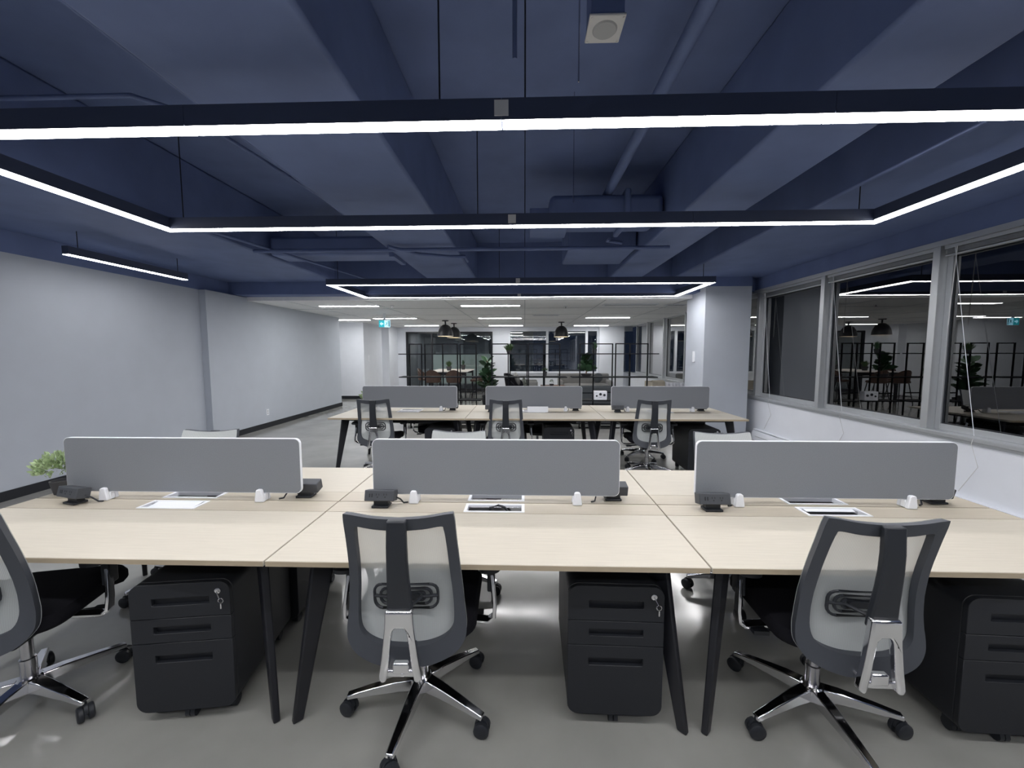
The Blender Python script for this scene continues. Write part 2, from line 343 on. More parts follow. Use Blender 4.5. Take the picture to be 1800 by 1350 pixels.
for x, y, lab in TR:
    t = thing('troffer_light', 'long white '+lab, 'ceiling light', (x, y, ZD), 0, 'white ceiling troffers'); obj('frame', MB().box(-.62,.62,-.075,-.06,-.012,0).box(-.62,.62,.06,.075,-.012,0).box(-.62,-.60,-.06,.06,-.012,0).box(.60,.62,-.06,.06,-.012,0), 'white_plastic', t)
    obj('diffuser', B(-.60,.60,-.06,.06,-.016,-.002), 'led_troffer', t)
for k, (x, y, wx, lab) in enumerate([(2.15, 8.35, .55, 'slotted air diffuser in the white ceiling, right front'), (3.1, 8.45, .2, 'small air diffuser in the white ceiling near the column'), (.55, 10.6, .35, 'air diffuser in the white ceiling beside the middle lights')]):
    t = thing('air_diffuser', lab, 'vent', (x, y, ZD)); obj('frame', B(-wx,wx,-.12,.12,-.012,0), 'white_plastic', t, .003)
    for s in (-.06, .0, .06): obj('slot', B(-wx+.03,wx-.03,s-.012,s+.012,-.014,-.012), 'speaker_grille', t)
for x, y, lab in [(-2.75, 8.35, 'small sprinkler head beside the left front troffer'), (.86, 8.6, 'small sprinkler head in the middle of the white ceiling')]:
    t = thing('fire_sprinkler', lab, 'sprinkler', (x, y, ZD)); obj('escutcheon', MB().lathe([(.045,0),(.04,-.008)]), 'white_plastic', t); obj('nozzle', MB().lathe([(.012,-.008),(.012,-.03),(.022,-.034),(.022,-.038)]), 'dull_chrome', t)
# ceiling services
sp = thing('ceiling_speaker', 'white square ceiling speaker with round grille', 'speaker', (.375, 2.03, 3.02), math.radians(0)); W_ = .083
obj('front_plate', B(-W_,W_,-W_,W_,0,.012), 'speaker_white', sp, .004); obj('grille', MB().lathe([(.052,-.006),(.058,0)], n=28), 'speaker_grille', sp); obj('back_box', B(-.075,.075,-.075,.075,.012,ZS-3.02), 'navy', sp)
for sx in (-1,1):
    for sy in (-1,1): obj('screw', MB().lathe([(.004,-.002),(.004,0)], (sx*.072,sy*.072,0), 8), 'dull_chrome', sp)
def pipe(name, lab, path, r, cat='pipe', m='navy', n=10):
    return tag(obj(name, MB().tube(path, r, n), m), lab, cat)
pipe('sprinkler_pipe', 'straight navy painted pipe running away overhead, right of centre', [(.86,YB,3.15),(.86,6.6,3.15)], .045)
pipe('sprinkler_pipe', 'navy painted pipe crossing the ceiling from left to right', [(-3.2,4.75,2.70),(-1.2,4.75,2.70),(1.65,4.75,2.70)], .022)
pipe('conduit', 'thin navy conduit with a bend below the left beam', [(-1.55,4.6,2.70),(-1.3,4.95,2.70),(-.95,5.1,2.70),(-.75,5.1,2.70),(-.75,5.35,2.70)], .02)
pipe('conduit', 'thin navy conduit along the left edge of the left beam', [(-1.70,YB,2.80),(-1.70,3.2,2.80),(-1.70,3.75,2.80)], .012)
pipe('conduit', 'thin navy conduit curving left behind the front light loop', [(-3.3,2.55,3.1),(-2.45,2.55,3.1),(-2.25,2.75,3.1),(-2.1,4.1,3.1)], .015)
pipe('conduit', 'thin drooping navy cable across the top of the picture', [(-.8,1.60,3.30),(-.2,1.62,3.28),(.1,1.60,3.26),(.5,1.63,3.27),(.8,1.58,3.30),(1.4,1.5,3.32)], .008)
pipe('conduit', 'vertical navy drop pipe left of the ceiling speaker', [(-.05,2.06,ZS),(-.05,2.06,2.92)], .012)
pipe('conduit', 'thin navy conduit at the far upper left', [(-3.34,3.0,2.72),(-2.6,6.8,2.72)], .016)
pipe('hanger_rod', 'thin grey rod hanging beside the ceiling speaker', [(.245,1.95,ZS),(.245,1.95,2.74)], .0035, 'rod', 'dull_chrome')
pipe('hanger_rod', 'thin grey rod hanging between the two bars of the front loop', [(.36,3.1,ZS),(.36,3.1,2.62)], .0035, 'rod', 'dull_chrome')
d = thing('air_duct', 'wide flat navy duct bridging the ceiling behind the front loop', 'duct', (0,0,0))
obj('duct_run', B(.25,1.40,4.2,4.7,2.85,3.1), 'navy', d, .06, seg=4); obj('collar', B(1.0,1.06,4.16,4.74,2.81,3.14), 'navy', d, .02); obj('unit_box', B(.05,.45,4.3,4.7,2.80,3.0), 'navy', d, .01)
d = thing('air_duct', 'low navy duct over the left, before the rear light loop', 'duct', (0,0,0)); obj('duct_run', B(-3.3,-1.7,5.2,5.6,2.76,3.0), 'navy', d, .04); obj('flange', B(-1.72,-1.66,5.15,5.65,2.72,3.04), 'navy', d)
d = thing('fan_coil_unit', 'boxy navy ceiling unit above the rear loop, right', 'air unit', (0,0,0)); obj('casing', B(.55,1.40,5.2,6.1,2.80,3.2), 'navy', d, .02); obj('pipe_stub', MB().tube([(1.2,5.15,2.86),(1.0,5.05,2.86),(1.0,4.9,2.84)], .02), 'navy', d)
ex = thing('exit_sign', 'green exit sign with arrow and running figure below the white ceiling', 'sign', (-3.50, 10.0, 2.13)); obj('case', B(-.145,.145,-.012,.012,0,.185), 'white_plastic', ex, .004); obj('bracket', B(-.03,.03,-.008,.008,.185,ZD-2.13), 'white_plastic', ex)
obj('arrow_panel', B(-.138,0,-.015,-.012,.008,.177), 'sign_teal_glow', ex); obj('figure_panel', B(0,.138,-.015,-.012,.008,.177), 'sign_glow', ex)
obj('arrow', MB().poly([(-.115,-.017,.092),(-.07,-.017,.045),(-.07,-.017,.075),(-.025,-.017,.075),(-.025,-.017,.109),(-.07,-.017,.109),(-.07,-.017,.139)], (0,.002,0), 1), 'sign_glow', ex)
g = MB(); yy = -.0165
for a, b, r in [((.075,.12),(.058,.085),.011),((.058,.085),(.032,.07),.008),((.032,.07),(.022,.045),.007),((.06,.085),(.08,.062),.008),((.08,.062),(.072,.03),.007),((.073,.118),(.045,.125),.006),((.045,.125),(.033,.105),.005),((.075,.118),(.098,.10),.006)]:
    g.tube([(a[0],yy,a[1]),(b[0],yy,b[1])], r*.8, 6)
g.ell((.083,yy,.14),(.011,.003,.011)); obj('figure', g, 'sign_teal', ex); obj('door_edge', MB().box(.104,.13,-.0165,-.015,.02,.165), 'sign_teal', ex)

# ------------------------------------------------------------------ desks
DZ = .728; W, D = 1.65, 1.215
X1, Y1, X2, Y2 = -.15, 1.414, .118, 4.671
def make_desk():
    t = thing('bench_desk', 'x', 'desk'); g = .003; hw = W/2-g
    for s in (-1, 1):                                  # near and far half
        def yb(a, b): return tuple(sorted((s*a, s*b)))
        y0, y1 = yb(.138, D/2)
        top = obj('tabletop', B(-hw,hw,y0,y1,-.022,0), 'wood', t, .002, seg=1)
        ye = yb(D/2, D/2+.0008); obj('edge_band', B(-hw+.002,hw-.002,*ye,-.021,-.002), 'wood_edge', top)
        y0, y1 = yb(.004, .135)                        # cable strip with a port in it
        px, q0, q1 = .145, .024, .122; a, b = yb(q0, q1)
        strip = MB().box(-hw,-px,y0,y1,-.022,-.0005).box(px,hw,y0,y1,-.022,-.0005)
        u0, u1 = yb(.004, q0); strip.box(-px,px,u0,u1,-.022,-.0005); u0, u1 = yb(q1, .135); strip.box(-px,px,u0,u1,-.022,-.0005)
        obj('cable_strip', strip, 'wood_strip', t)
        fr = MB().box(-px-.004,-px+.010,a-.004,b+.004,-.02,.003).box(px-.010,px+.004,a-.004,b+.004,-.02,.003).box(-px+.010,px-.010,a-.004,a+.008,-.02,.003).box(-px+.010,px-.010,b-.008,b+.004,-.02,.003)
        pf = obj('port_frame', fr, 'white_plastic', t)
        obj('port_tray', MB().box(-px+.01,px-.01,a+.008,b-.008,-.06,-.05), 'charcoal_plastic', pf)
        obj('port_liner', B(-px+.01,px-.01,b-.03 if s<0 else a+.008,b-.008 if s<0 else a+.03,-.05,-.004), 'dull_chrome', pf)
        obj('beam', MB().box(-hw+.12,hw-.12,*yb(.40,.44),-.062,-.022), 'black_metal', t)
        for sx in (-1, 1):                             # diagonal blade legs
            f = Vector((sx*(W/2-.045), s*(D/2-.09), -DZ)); tp = Vector((sx*(W/2-.14), s*(D/2-.19), -.024))
            dg = Vector((sx, s, 0)).normalized(); nn = Vector((-dg.y, dg.x, 0)); rings = []
            for (p, wd, th) in ((f, .040, .026), (f.lerp(tp,.5), .066, .030), (tp, .098, .032)):
                rings.append([p+dg*wd/2+nn*th/2, p-dg*wd/2+nn*th/2, p-dg*wd/2-nn*th/2, p+dg*wd/2-nn*th/2])
            obj('leg', MB().loft(rings), 'black_metal', t, .006)
            cx = sx*(W/2-.17)
            if s < 0: obj('cross_rail', B(min(cx-.02,cx+.02),max(cx-.02,cx+.02),-D/2+.2,D/2-.2,-.064,-.024), 'black_metal', t)
    obj('cable_tray', MB().box(-.55,.55,-.10,.10,-.145,-.14).box(-.55,.55,-.105,-.10,-.145,-.09).box(-.55,.55,.10,.105,-.145,-.09), 'black_metal', t)
    return t
desk0 = make_desk(); first = [True]
def place_desk(x, y, lab, grp):
    t = desk0 if first[0] else copy_tree(desk0); first[0] = False
    t.location = (x, y+D/2, DZ); t['label'] = lab; t['group'] = grp
    return t
G1, G2 = 'bench desks of the front row', 'bench desks of the rear row'
for k, l in ((-1,'left'),(0,'middle'),(1,'right')):
    place_desk(X1+k*W, Y1, {'left':'pale wood bench desk with black legs, left one of the front row','middle':'pale wood bench desk with black legs, middle one of the front row','right':'pale wood bench desk with black legs, right one of the front row'}[l], G1)
    place_desk(X2+k*W, Y2, {'left':'pale wood bench desk of the rear row, nearest the left wall','middle':'pale wood bench desk in the middle of the rear row','right':'pale wood bench desk of the rear row, beside the grey column'}[l], G2)
# raised white lid and cable in ports
ld = tag(obj('port_lid', B(-.135,.135,-.003,.003,0,.075), 'white_plastic', bevel=.002, loc=(X2+.05, Y2+D/2-.12, DZ+.003), rot=(math.radians(-12),0,0)), 'white port lid standing open on the middle rear desk', 'lid')
pl2 = tag(obj('port_lid', B(-.118,.118,-.04,.04,0,.004), 'white_plastic', bevel=.001, loc=(X1-W, Y1+D/2-.068, DZ-.006), rot=(math.radians(6),0,0)), 'closed white port lid on the left front desk', 'lid')
pl3 = tag(obj('port_lid', B(-.118,.118,-.012,.012,0,.004), 'white_plastic', bevel=.001, loc=(X1+W, Y1+D/2-.048, DZ-.004), rot=(math.radians(12),0,0)), 'half open white port lid on the right front desk', 'lid')
pipe('cable_loop', 'black cable loop sticking out of the middle front desk port', [(X1-.03,Y1+D/2-.085,DZ-.04),(X1-.02,Y1+D/2-.08,DZ+.006),(X1+.02,Y1+D/2-.075,DZ+.016),(X1+.05,Y1+D/2-.075,DZ+.006),(X1+.085,Y1+D/2-.08,DZ-.04)], .006, 'cable', 'black_plastic')
# dividers
def make_divider():
    t = thing('desk_divider', 'x', 'divider'); hw, h, th = .635, .290, .012
    o = rrect(-hw, hw, 0, h, .028, 6); p = obj('felt_panel', plate(rrect(-hw+.003, hw-.003, .003, h-.003, .026, 6), [], th*2-.004), 'grey_felt', t, loc=(0,-th+.002,.042))
    obj('edge_trim', plate(o, [rrect(-hw+.0035, hw-.0035, .0035, h-.0035, .0255, 6)], th*2-.008), 'white_plastic', t, loc=(0,-th+.004,.042))
    for sx in (-.42, .42):
        g = MB()
        for s in (-1, 1):
            g.poly([(sx-.024,s*.0125,0),(sx+.024,s*.0125,0),(sx+.022,s*.0125,.02),(sx+.015,s*.0125,.062),(sx+.008,s*.0125,.067),(sx-.008,s*.0125,.067),(sx-.015,s*.0125,.062),(sx-.022,s*.0125,.02)], (0,s*.02,0), 1)
        g.box(sx-.022,sx+.022,-.0125,.0125,0,.04); obj('clamp', g, 'white_plastic', t, .004)
    return t
div0 = make_divider(); ff = [True]
def place_div(x, y, lab, grp):
    t = div0 if ff[0] else copy_tree(div0); ff[0] = False
    t.location = (x, y, DZ+.001); t['label'] = lab; t['group'] = grp
for k, a, b in ((-1,'left','left wall'),(0,'middle',''),(1,'right','grey column')):
    place_div(X1+k*W-.002, Y1+D/2, 'grey felt desk divider with white edge, %s one of the front row' % a, 'dividers of the front row')
    place_div(X2+k*W, Y2+D/2, {'left':'grey felt desk divider of the rear row, nearest the left wall','middle':'grey felt desk divider in the middle of the rear row','right':'grey felt desk divider of the rear row, beside the grey column'}[a], 'dividers of the rear row')
# power units
def make_power():
    t = thing('power_unit', 'x', 'power outlet'); R = Matrix.Translation((0,0,.058)) @ Matrix.Rotation(math.radians(-14), 4, 'X')
    obj('body', MB().box(-.075,.075,-.032,.028,-.028,.026, R), 'power_grey', t, .004)
    obj('foot', MB().box(-.042,.042,-.03,.03,0,.010), 'black_plastic', t, .002); obj('stem', MB().box(-.036,.036,-.012,.02,.010,.045), 'black_plastic', t)
    for x in (-.048, -.036): obj('usb_port', MB().box(x-.003,x+.003,-.0328,-.0318,-.009,.009, R), 'black_base', t)
    for x in (-.008, .030):
        g = MB().box(x-.008,x-.005,-.0328,-.0318,0,.009,R).box(x+.005,x+.008,-.0328,-.0318,0,.009,R).box(x-.003,x+.003,-.0328,-.0318,-.011,-.005,R)
        obj('outlet', g, 'black_base', t)
    obj('power_cord', MB().tube([(.07,.0,.05),(.09,.02,.03),(.10,.04,.004),(.12,.05,.003)], .004, 6), 'black_plastic', t)
    return t
pw0 = make_power(); f3 = [True]
def place_pw(x, y, rz, lab):
    t = pw0 if f3[0] else copy_tree(pw0); f3[0] = False
    t.location = (x, y, DZ+.001); t.rotation_euler = (0,0,rz); t['label'] = lab; t['group'] = 'black desk power units'
for k, a in ((-1,'left'),(0,'middle'),(1,'right')):
    place_pw(X1+k*W-(.575 if k >= 0 else .535), Y1+D/2-.062, 0 if k >= 0 else math.radians(-14), 'black power unit with outlets at the near left foot of the %s front divider' % a)
    place_pw(X1+k*W+.615, Y1+D/2+.066, PI, 'black power unit behind the right end of the %s front divider' % a)
    place_pw(X2+k*W-.56, Y2+D/2-.062, 0, 'black power unit at the left foot of the %s rear divider' % a)
    place_pw(X2+k*W+.56, Y2+D/2+.066, PI, 'black power unit behind the right end of the %s rear divider' % a)

# ------------------------------------------------------------------ task chair
def lerp_tab(tab, z):
    for (z0, y0), (z1, y1) in zip(tab, tab[1:]):
        if z0 <= z <= z1: 
            u = (z-z0)/(z1-z0); u = u*u*(3-2*u) if False else u
            return y0+(y1-y0)*u
    return tab[0][1] if z < tab[0][0] else tab[-1][1]
PROF = [(.36,-.262),(.42,-.248),(.48,-.232),(.54,-.222),(.60,-.220),(.66,-.224),(.72,-.234),(.78,-.248),(.84,-.266),(.90,-.284),(.97,-.306)]
def bpnt(x, z, off=0): return Vector((x, lerp_tab(PROF, z)+.45*x*x+off, z))
def cat(pts, n=6):
    o = []
    for i in range(len(pts)-1):
        p0 = Vector(pts[max(i-1,0)]); p1 = Vector(pts[i]); p2 = Vector(pts[i+1]); p3 = Vector(pts[min(i+2,len(pts)-1)])
        for k in range(n):
            t = k/n; o.append(.5*((2*p1)+(-p0+p2)*t+(2*p0-5*p1+4*p2-p3)*t*t+(-p0+3*p1-3*p2+p3)*t**3))
    o.append(Vector(pts[-1])); return o
OUT = [(.91*a, b) for a, b in [(0,.948),(.10,.953),(.190,.964),(.206,.952),(.211,.86),(.219,.73),(.231,.59),(.240,.50),(.228,.455),(.185,.418),(.10,.392),(0,.384)]]
INN = [(.91*a, b) for a, b in [(0,.903),(.09,.908),(.156,.917),(.166,.904),(.172,.85),(.179,.73),(.189,.61),(.190,.535),(.176,.495),(.14,.472),(.08,.458),(0,.454)]]
def full(half, n=4):
    h = cat(half, n); return h+[Vector((-p[0], p[1])) for p in reversed(h[1:-1])]
def make_chair():
    t = thing('task_chair', 'x', 'chair')
    o, i_ = full(OUT), full(INN); N = len(o)
    rings = [[bpnt(p[0],p[1],-.012) for p in o], [bpnt(p[0]*.99,.68+(p[1]-.68)*.99,.012) for p in o], [bpnt(p[0],p[1],.012) for p in i_], [bpnt(p[0],p[1],-.014) for p in i_]]
    obj('back_frame', MB().loft(rings, closed=True), 'charcoal_plastic', t)
    mb = MB(); fac = (1, .9, .75, .5, .25, .05)
    rr = [[bpnt(p[0]*s*.992, .66+(p[1]-.66)*s*.995, .0145+.004*(1-s)) for p in o] for s in fac]
    mb.loft(rr, cap=False); mb.f.append(tuple((len(fac)-1)*N+k for k in range(N)))
    obj('mesh_panel', mb, 'chair_mesh', t)
    zs = [.950,.91,.86,.80,.74,.68,.63,.595]; ys = [-.318,-.320,-.322,-.320,-.314,-.306,-.300,-.298]; ws = [.066,.066,.068,.070,.074,.080,.086,.090]
    obj('spine', MB().strap([(0,y,z) for y, z in zip(ys, zs)], ws, [.026]*8, (1,0,0)), 'black_plastic', t, .006)
    k = [(-.046,.635),(.046,.635),(.050,.57),(.062,.47),(.074,.392),(.066,.378),(.048,.380),(.040,.43),(.030,.52),(.024,.560),(.014,.572),(-.014,.572),(-.024,.560),(-.030,.52),(-.040,.43),(-.048,.380),(-.066,.378),(-.074,.392),(-.062,.47),(-.050,.57)]
    br = obj('back_bracket', plate(k, [], .030), 'chrome', t, .011, loc=(0,-.326,0), seg=3)
    obj('bracket_link', MB().box(-.05,.05,-.31,-.12,.385,.412).box(-.028,.028,-.315,-.29,.40,.44), 'chrome', t, .006)
    lp = MB()
    for (a, b) in ((.115,.046),(.092,.030),(.068,.015)):
        pts = rrect(-a, a, .625-b, .625+b, min(b*.8,.03), 4); P = [bpnt(x, z, .0) for x, z in pts]; lp.tube(P+[P[0]], .0055, 6)
    lp.loft([[bpnt(x, z, d) for x, z in rrect(-.05,.05,.613,.637,.01,3)] for d in (-.008,.006)])
    for s in (-1,1): lp.tube([bpnt(s*.115,.625,0),bpnt(s*.06,.625,-.004),bpnt(s*.03,.625,-.06)], .006, 6)
    obj('lumbar_pad', lp, 'black_plastic', t)
    sb = MB(); rg = []
    for z, s in ((.425,.86),(.428,.95),(.445,1.0),(.470,1.0),(.488,.96),(.496,.86),(.498,.5)):
        rg.append([Vector((x*s, .035+(y-.035)*s, z-(.018 if y > .2 else 0)*(1))) for x, y in rrect(-.245,.245,-.205,.275,.085,6)])
    sb.loft(rg); obj('seat', sb, 'black_fabric', t)
    obj('mechanism', MB().box(-.085,.085,-.15,.13,.345,.425).box(-.15,.15,-.02,.06,.375,.40), 'black_plastic', t, .012)
    obj('lever', MB().tube([(.08,.05,.37),(.21,.07,.365)], .007, 6).box(.20,.26,.045,.085,.355,.372), 'black_plastic', t); obj('lever', MB().tube([(-.08,.0,.37),(-.20,.0,.36)], .007, 6).box(-.25,-.19,-.02,.02,.35,.367), 'black_plastic', t)
    obj('gas_column', MB().lathe([(.026,.10),(.026,.22),(.020,.222),(.020,.35)], n=16), 'dull_chrome', t)
    obj('hub', MB().lathe([(.034,.075),(.045,.085),(.045,.13),(.035,.14)], n=20), 'chrome', t)
    for s in (-1, 1):
        P = [(s*.10,.02,.382),(s*.23,.02,.372),(s*.285,.0,.380),(s*.310,-.01,.405),(s*.312,-.005,.45),(s*.303,.01,.54),(s*.298,.02,.60)]
        a = obj('armrest', MB().strap(P, [.040,.042,.042,.040,.038,.034,.030], .016, (0,1,0)), 'chrome', t, .004)
        obj('arm_post', B(s*.296-.016,s*.296+.016,.0,.055,.50,.622), 'black_plastic', a, .006)
        pad = MB(); rg = []
        for z, q in ((.622,.9),(.628,1),(.643,1),(.650,.92)): rg.append([(s*.294+x*q, .04+y*q, z) for x, y in rrect(-.043,.043,-.125,.125,.035,5)])
        obj('arm_pad', pad.loft(rg), 'black_plastic', a)
    lm = MB(); rg = []
    for r, z, hw, hh in ((.02,.112,.030,.024),(.10,.108,.026,.021),(.22,.092,.020,.014),(.305,.078,.017,.009)):
        rg.append([(r,-hw,z-hh),(r,hw,z-hh),(r,hw*.8,z+hh),(r,-hw*.8,z+hh)])
    lm.loft(rg); legm = lm.mesh('base_leg'); legm.materials.append(MATS['chrome'])
    cm = MB(); c0 = (.30,0,.031)
    for s in (-1,1):
        rg = [[(.30+.031*rr_*math.cos(q*PI/8), s*yy, .031+.031*rr_*math.sin(q*PI/8)) for q in range(16)] for rr_, yy in ((.8,.006),(1,.008),(1,.022),(.85,.026),(.3,.027))]
        cm.loft(rg)
    cm.loft([[(.30+.026*math.cos(q*PI/6), yy, .037+.032*max(-.1,math.sin(q*PI/6))) for q in range(12)] for yy in (-.006,.006)])
    cm.tube([(.30,0,.05),(.30,0,.082)], .007, 8)
    casm = cm.mesh('caster'); casm.materials.append(MATS['black_plastic'])
    for q in range(5):
        l = obj('base_leg', legm, None, t, .004); l.rotation_euler = (0,0,q*2*PI/5); l['star'] = q
        c = obj('caster', casm, None, l); 
        c.matrix_local = Matrix.Translation((.30,0,0)) @ Matrix.Rotation(random.uniform(-1.2,1.2), 4, 'Z') @ Matrix.Translation((-.30,0,0))
    return t
ch0 = make_chair(); f4 = [True]
def place_chair(x, y, rz, star, lab, grp):
    t = ch0 if f4[0] else copy_tree(ch0); f4[0] = False
    t.location = (x, y, 0); t.rotation_euler = (0,0,rz); t['label'] = lab; t['group'] = grp
    for c in t.children:
        if 'star' in c: c.rotation_euler = (0,0,math.radians(star)+c['star']*2*PI/5-rz)
    return t
CG = {'a':'chairs at the near side of the front row','b':'chairs at the far side of the front row','c':'chairs at the near side of the rear row','d':'chairs at the far side of the rear row'}
place_chair(-.437, 1.598, math.radians(2), 190, 'black mesh task chair seen from behind, in the centre foreground', CG['a'])
place_chair(1.19, 1.598, math.radians(-2), 200, 'black mesh task chair in the right foreground', CG['a'])
place_chair(-2.10, 1.535, math.radians(14), 350, 'black mesh task chair cut off by the left edge of the picture', CG['a'])
place_chair(-2.20, 2.455, PI+math.radians(4), 20, 'task chair behind the left front divider, only its pale mesh top showing', CG['b'])
place_chair(-.47, 2.455, PI-math.radians(3), 60, 'task chair behind the middle front divider, its pale mesh top showing', CG['b'])
place_chair(1.34, 2.455, PI, 100, 'task chair behind the right front divider, pale mesh back in view', CG['b'])
place_chair(-1.80, 4.90, math.radians(5), 150, 'black mesh task chair at the left desk of the rear row', CG['c'])
place_chair(-.22, 4.90, 0, 210, 'black mesh task chair at the middle desk of the rear row', CG['c'])
place_chair(1.50, 4.90, math.radians(-3), 195, 'black mesh task chair at the right desk of the rear row', CG['c'])
place_chair(-1.28, 5.66, PI+.25, 150, 'task chair on the far side of the left rear desk, half hidden under it', CG['d'])
place_chair(.18, 5.66, PI-.2, 30, 'task chair on the far side of the middle rear desk, mostly hidden', CG['d'])
place_chair(1.66, 5.66, PI+.12, 70, 'task chair on the far side of the right rear desk, mostly hidden', CG['d'])

# ------------------------------------------------------------------ pedestals
def make_ped():
    t = thing('drawer_pedestal', 'x', 'drawer unit'); hw, z0, z1, dp = .187, .052, .590, .52; r = .042
    body = MB(); o = rrect(-hw, hw, z0, z1, r, 6)
    body.loft([[(x, .022, z) for x, z in o], [(x, dp, z) for x, z in o]]); obj('body', body, 'black_powder', t, .002, seg=1)
    for za, zb, cs, sl in ((.4485,z1,(0,0,1,1),(.500,.532)), (.3465,.4460,(0,0,0,0),(.384,.415)), (z0,.3440,(1,1,0,0),(.262,.294))):
        dr = obj('drawer', plate(rrect(-hw,hw,za,zb,r,6,cs), [rrect(-.105,.108,sl[0],sl[1],.004,2)], .020), 'black_powder', t, .0015, seg=1)
        obj('handle_recess', B(-.105,.108,.0185,.0205,sl[0],sl[1]), 'black_base', dr); obj('handle_lip', B(-.105,.108,.004,.010,sl[1]-.004,sl[1]), 'black_metal', dr)
    obj('lock', MB().lathe([(.0115,0),(.0115,.006),(.009,.007)], n=18), 'key_metal', t, loc=(hw-.042,0,z1-.036), rot=(PI/2,0,0))
    ky = obj('key', MB().tube([(hw-.042,-.012,z1-.036),(hw-.030,-.02,z1-.058)], .002, 6).tube([(hw-.026+.010*math.cos(a*PI/5),-.016,z1-.072+.010*math.sin(a*PI/5)) for a in range(11)], .0018, 5).box(hw-.028,hw-.023,-.018,-.015,z1-.105,z1-.084), 'key_metal', t)
    for x, y in ((-.14,.07),(.14,.07),(-.14,dp-.06),(.14,dp-.06),(.0,.035)):
        g = MB(); 
        for s in (-1,1): g.loft([[(x+s*.010+d, y+.024*math.cos(q*PI/6), .024+.024*math.sin(q*PI/6)) for q in range(12)] for d in (-.008,.008)])
        g.box(x-.018,x+.018,y-.015,y+.02,.03,.053); obj('caster', g, 'black_plastic', t)
    return t
pd0 = make_ped(); f5 = [True]
def place_ped(x, y, rz, lab, grp='black drawer pedestals'):
    t = pd0 if f5[0] else copy_tree(pd0); f5[0] = False
    t.location = (x, y, 0); t.rotation_euler = (0,0,rz); t['label'] = lab; t['group'] = grp
place_ped(.360, 1.515, math.radians(-1), 'black three drawer pedestal with keys under the middle front desk')
place_ped(-1.375, 1.485, math.radians(8), 'black three drawer pedestal with keys under the left front desk')
place_ped(1.845, 1.475, math.radians(-2), 'black three drawer pedestal at the right edge of the picture')
place_ped(-1.03, 4.78, 0, 'black drawer pedestal under the left rear desk'); place_ped(.42, 4.86, 0, 'black drawer pedestal under the middle rear desk')
place_ped(2.15, 4.80, 0, 'black drawer pedestal under the right rear desk')
place_ped(.42, 2.57, PI, 'black pedestal under the far side of the middle front desk'); place_ped(1.87, 2.57, PI, 'black pedestal under the far side of the right front desk'); place_ped(-1.42, 2.57, PI, 'black pedestal under the far side of the left front desk')

# ------------------------------------------------------------------ plants
def leafy(n, c, R, size, seed, up=.5, seg=3):
    rnd = random.Random(seed); g = MB()
    for k in range(n):
        a = rnd.uniform(0,2*PI); e = math.asin(rnd.uniform(-.35,1)); rr = rnd.uniform(.55,1)
        d = Vector((math.cos(a)*math.cos(e), math.sin(a)*math.cos(e), math.sin(e))); p = Vector(c)+Vector((d.x*R[0],d.y*R[1],d.z*R[2]))*rr
        d = (d+Vector((rnd.uniform(-.6,.6),rnd.uniform(-.6,.6),up))).normalized(); s = d.cross(Vector((rnd.uniform(-1,1),rnd.uniform(-1,1),.3))).normalized(); nn = d.cross(s)
        L = size*rnd.uniform(.7,1.2); wd = L*.33
        g.add([p, p+d*L*.4+s*wd+nn*wd*.3, p+d*L, p+d*L*.4-s*wd+nn*wd*.3, p+d*L*.45], [(0,1,4),(1,2,4),(2,3,4),(3,0,4)])
    return g
def grass(n, c, R, h, seed):
    rnd = random.Random(seed); g = MB()
    for k in range(n):
        a = rnd.uniform(0,2*PI); r = R*math.sqrt(rnd.random())*.4; b = Vector((c[0]+r*math.cos(a), c[1]+r*math.sin(a), c[2])); q = rnd.uniform(-.1,1)
        tp = b+Vector((math.cos(a)*R*q, math.sin(a)*R*q, h*rnd.uniform(.75,1.1)*(1-.35*max(q,0)**2))); s = Vector((-math.sin(a),math.cos(a),0))*h*.035
        md = b.lerp(tp,.5)+Vector((0,0,h*.12)); g.add([b-s,b+s,md+s,tp,md-s], [(0,1,2,4),(4,2,3)])
    return g
def potplant(label, loc, kind, pr, ph, R, h, seed, n, leaf, name='potted_plant'):
    t = thing(name, label, 'plant', loc); obj('pot', MB().lathe([(pr*.68,0),(pr,ph),(pr*.88,ph),(pr*.86,ph-.012)], n=18), 'terracotta', t)
    if kind == 'bush': obj('foliage', leafy(n,(0,0,ph+h*.42),(R,R,h*.52),R*(.42 if n < 400 else .30),seed), leaf, t)
    else: obj('foliage', grass(n,(0,0,ph-.01),R,h,seed), leaf, t)
    return t
potplant('bushy light green plant in a black pot on the left front desk', (-2.568, 2.095, DZ), 'bush', .048, .075, .102, .165, 3, 520, 'leaf_light')
potplant('bushy light green plant at the left end of the rear desk row', (-2.19, 5.54, DZ), 'bush', .058, .095, .10, .17, 4, 220, 'leaf_light')

# ------------------------------------------------------------------ open rack dividers
RY = 7.95; SH = (.125,.575,1.030,1.483); RT = 1.68
def rack(lab, xs, ext, z_ext):
    t = thing('open_shelf_rack', lab, 'shelf', (0, RY, 0), 0, 'black open shelf racks')
    for k in range(len(xs)-1):
        a, b = xs[k]+.004, xs[k+1]-.004; r = .0105; y = -.075 if k % 2 == 0 else .075
        for x in (a+r, b-r): obj('post', B(x-r,x+r,y-r,y+r,0,RT), 'rack_black', t)
        obj('top_rail', B(a+2*r,b-2*r,y-r,y+r,RT-2*r,RT), 'rack_black', t)
        obj('bottom_rail', B(a+2*r,b-2*r,y-r,y+r,.01,.01+2*r), 'rack_black', t)
        obj('middle_rail', B(a+2*r,b-2*r,y-r,y+r,.70,.70+2*r), 'rack_black', t)
    for j, z in enumerate(SH):
        obj('shelf_board', B(ext[j][0], ext[j][1], -.17, .17, z-.018, z), 'rack_black', t)
    return t
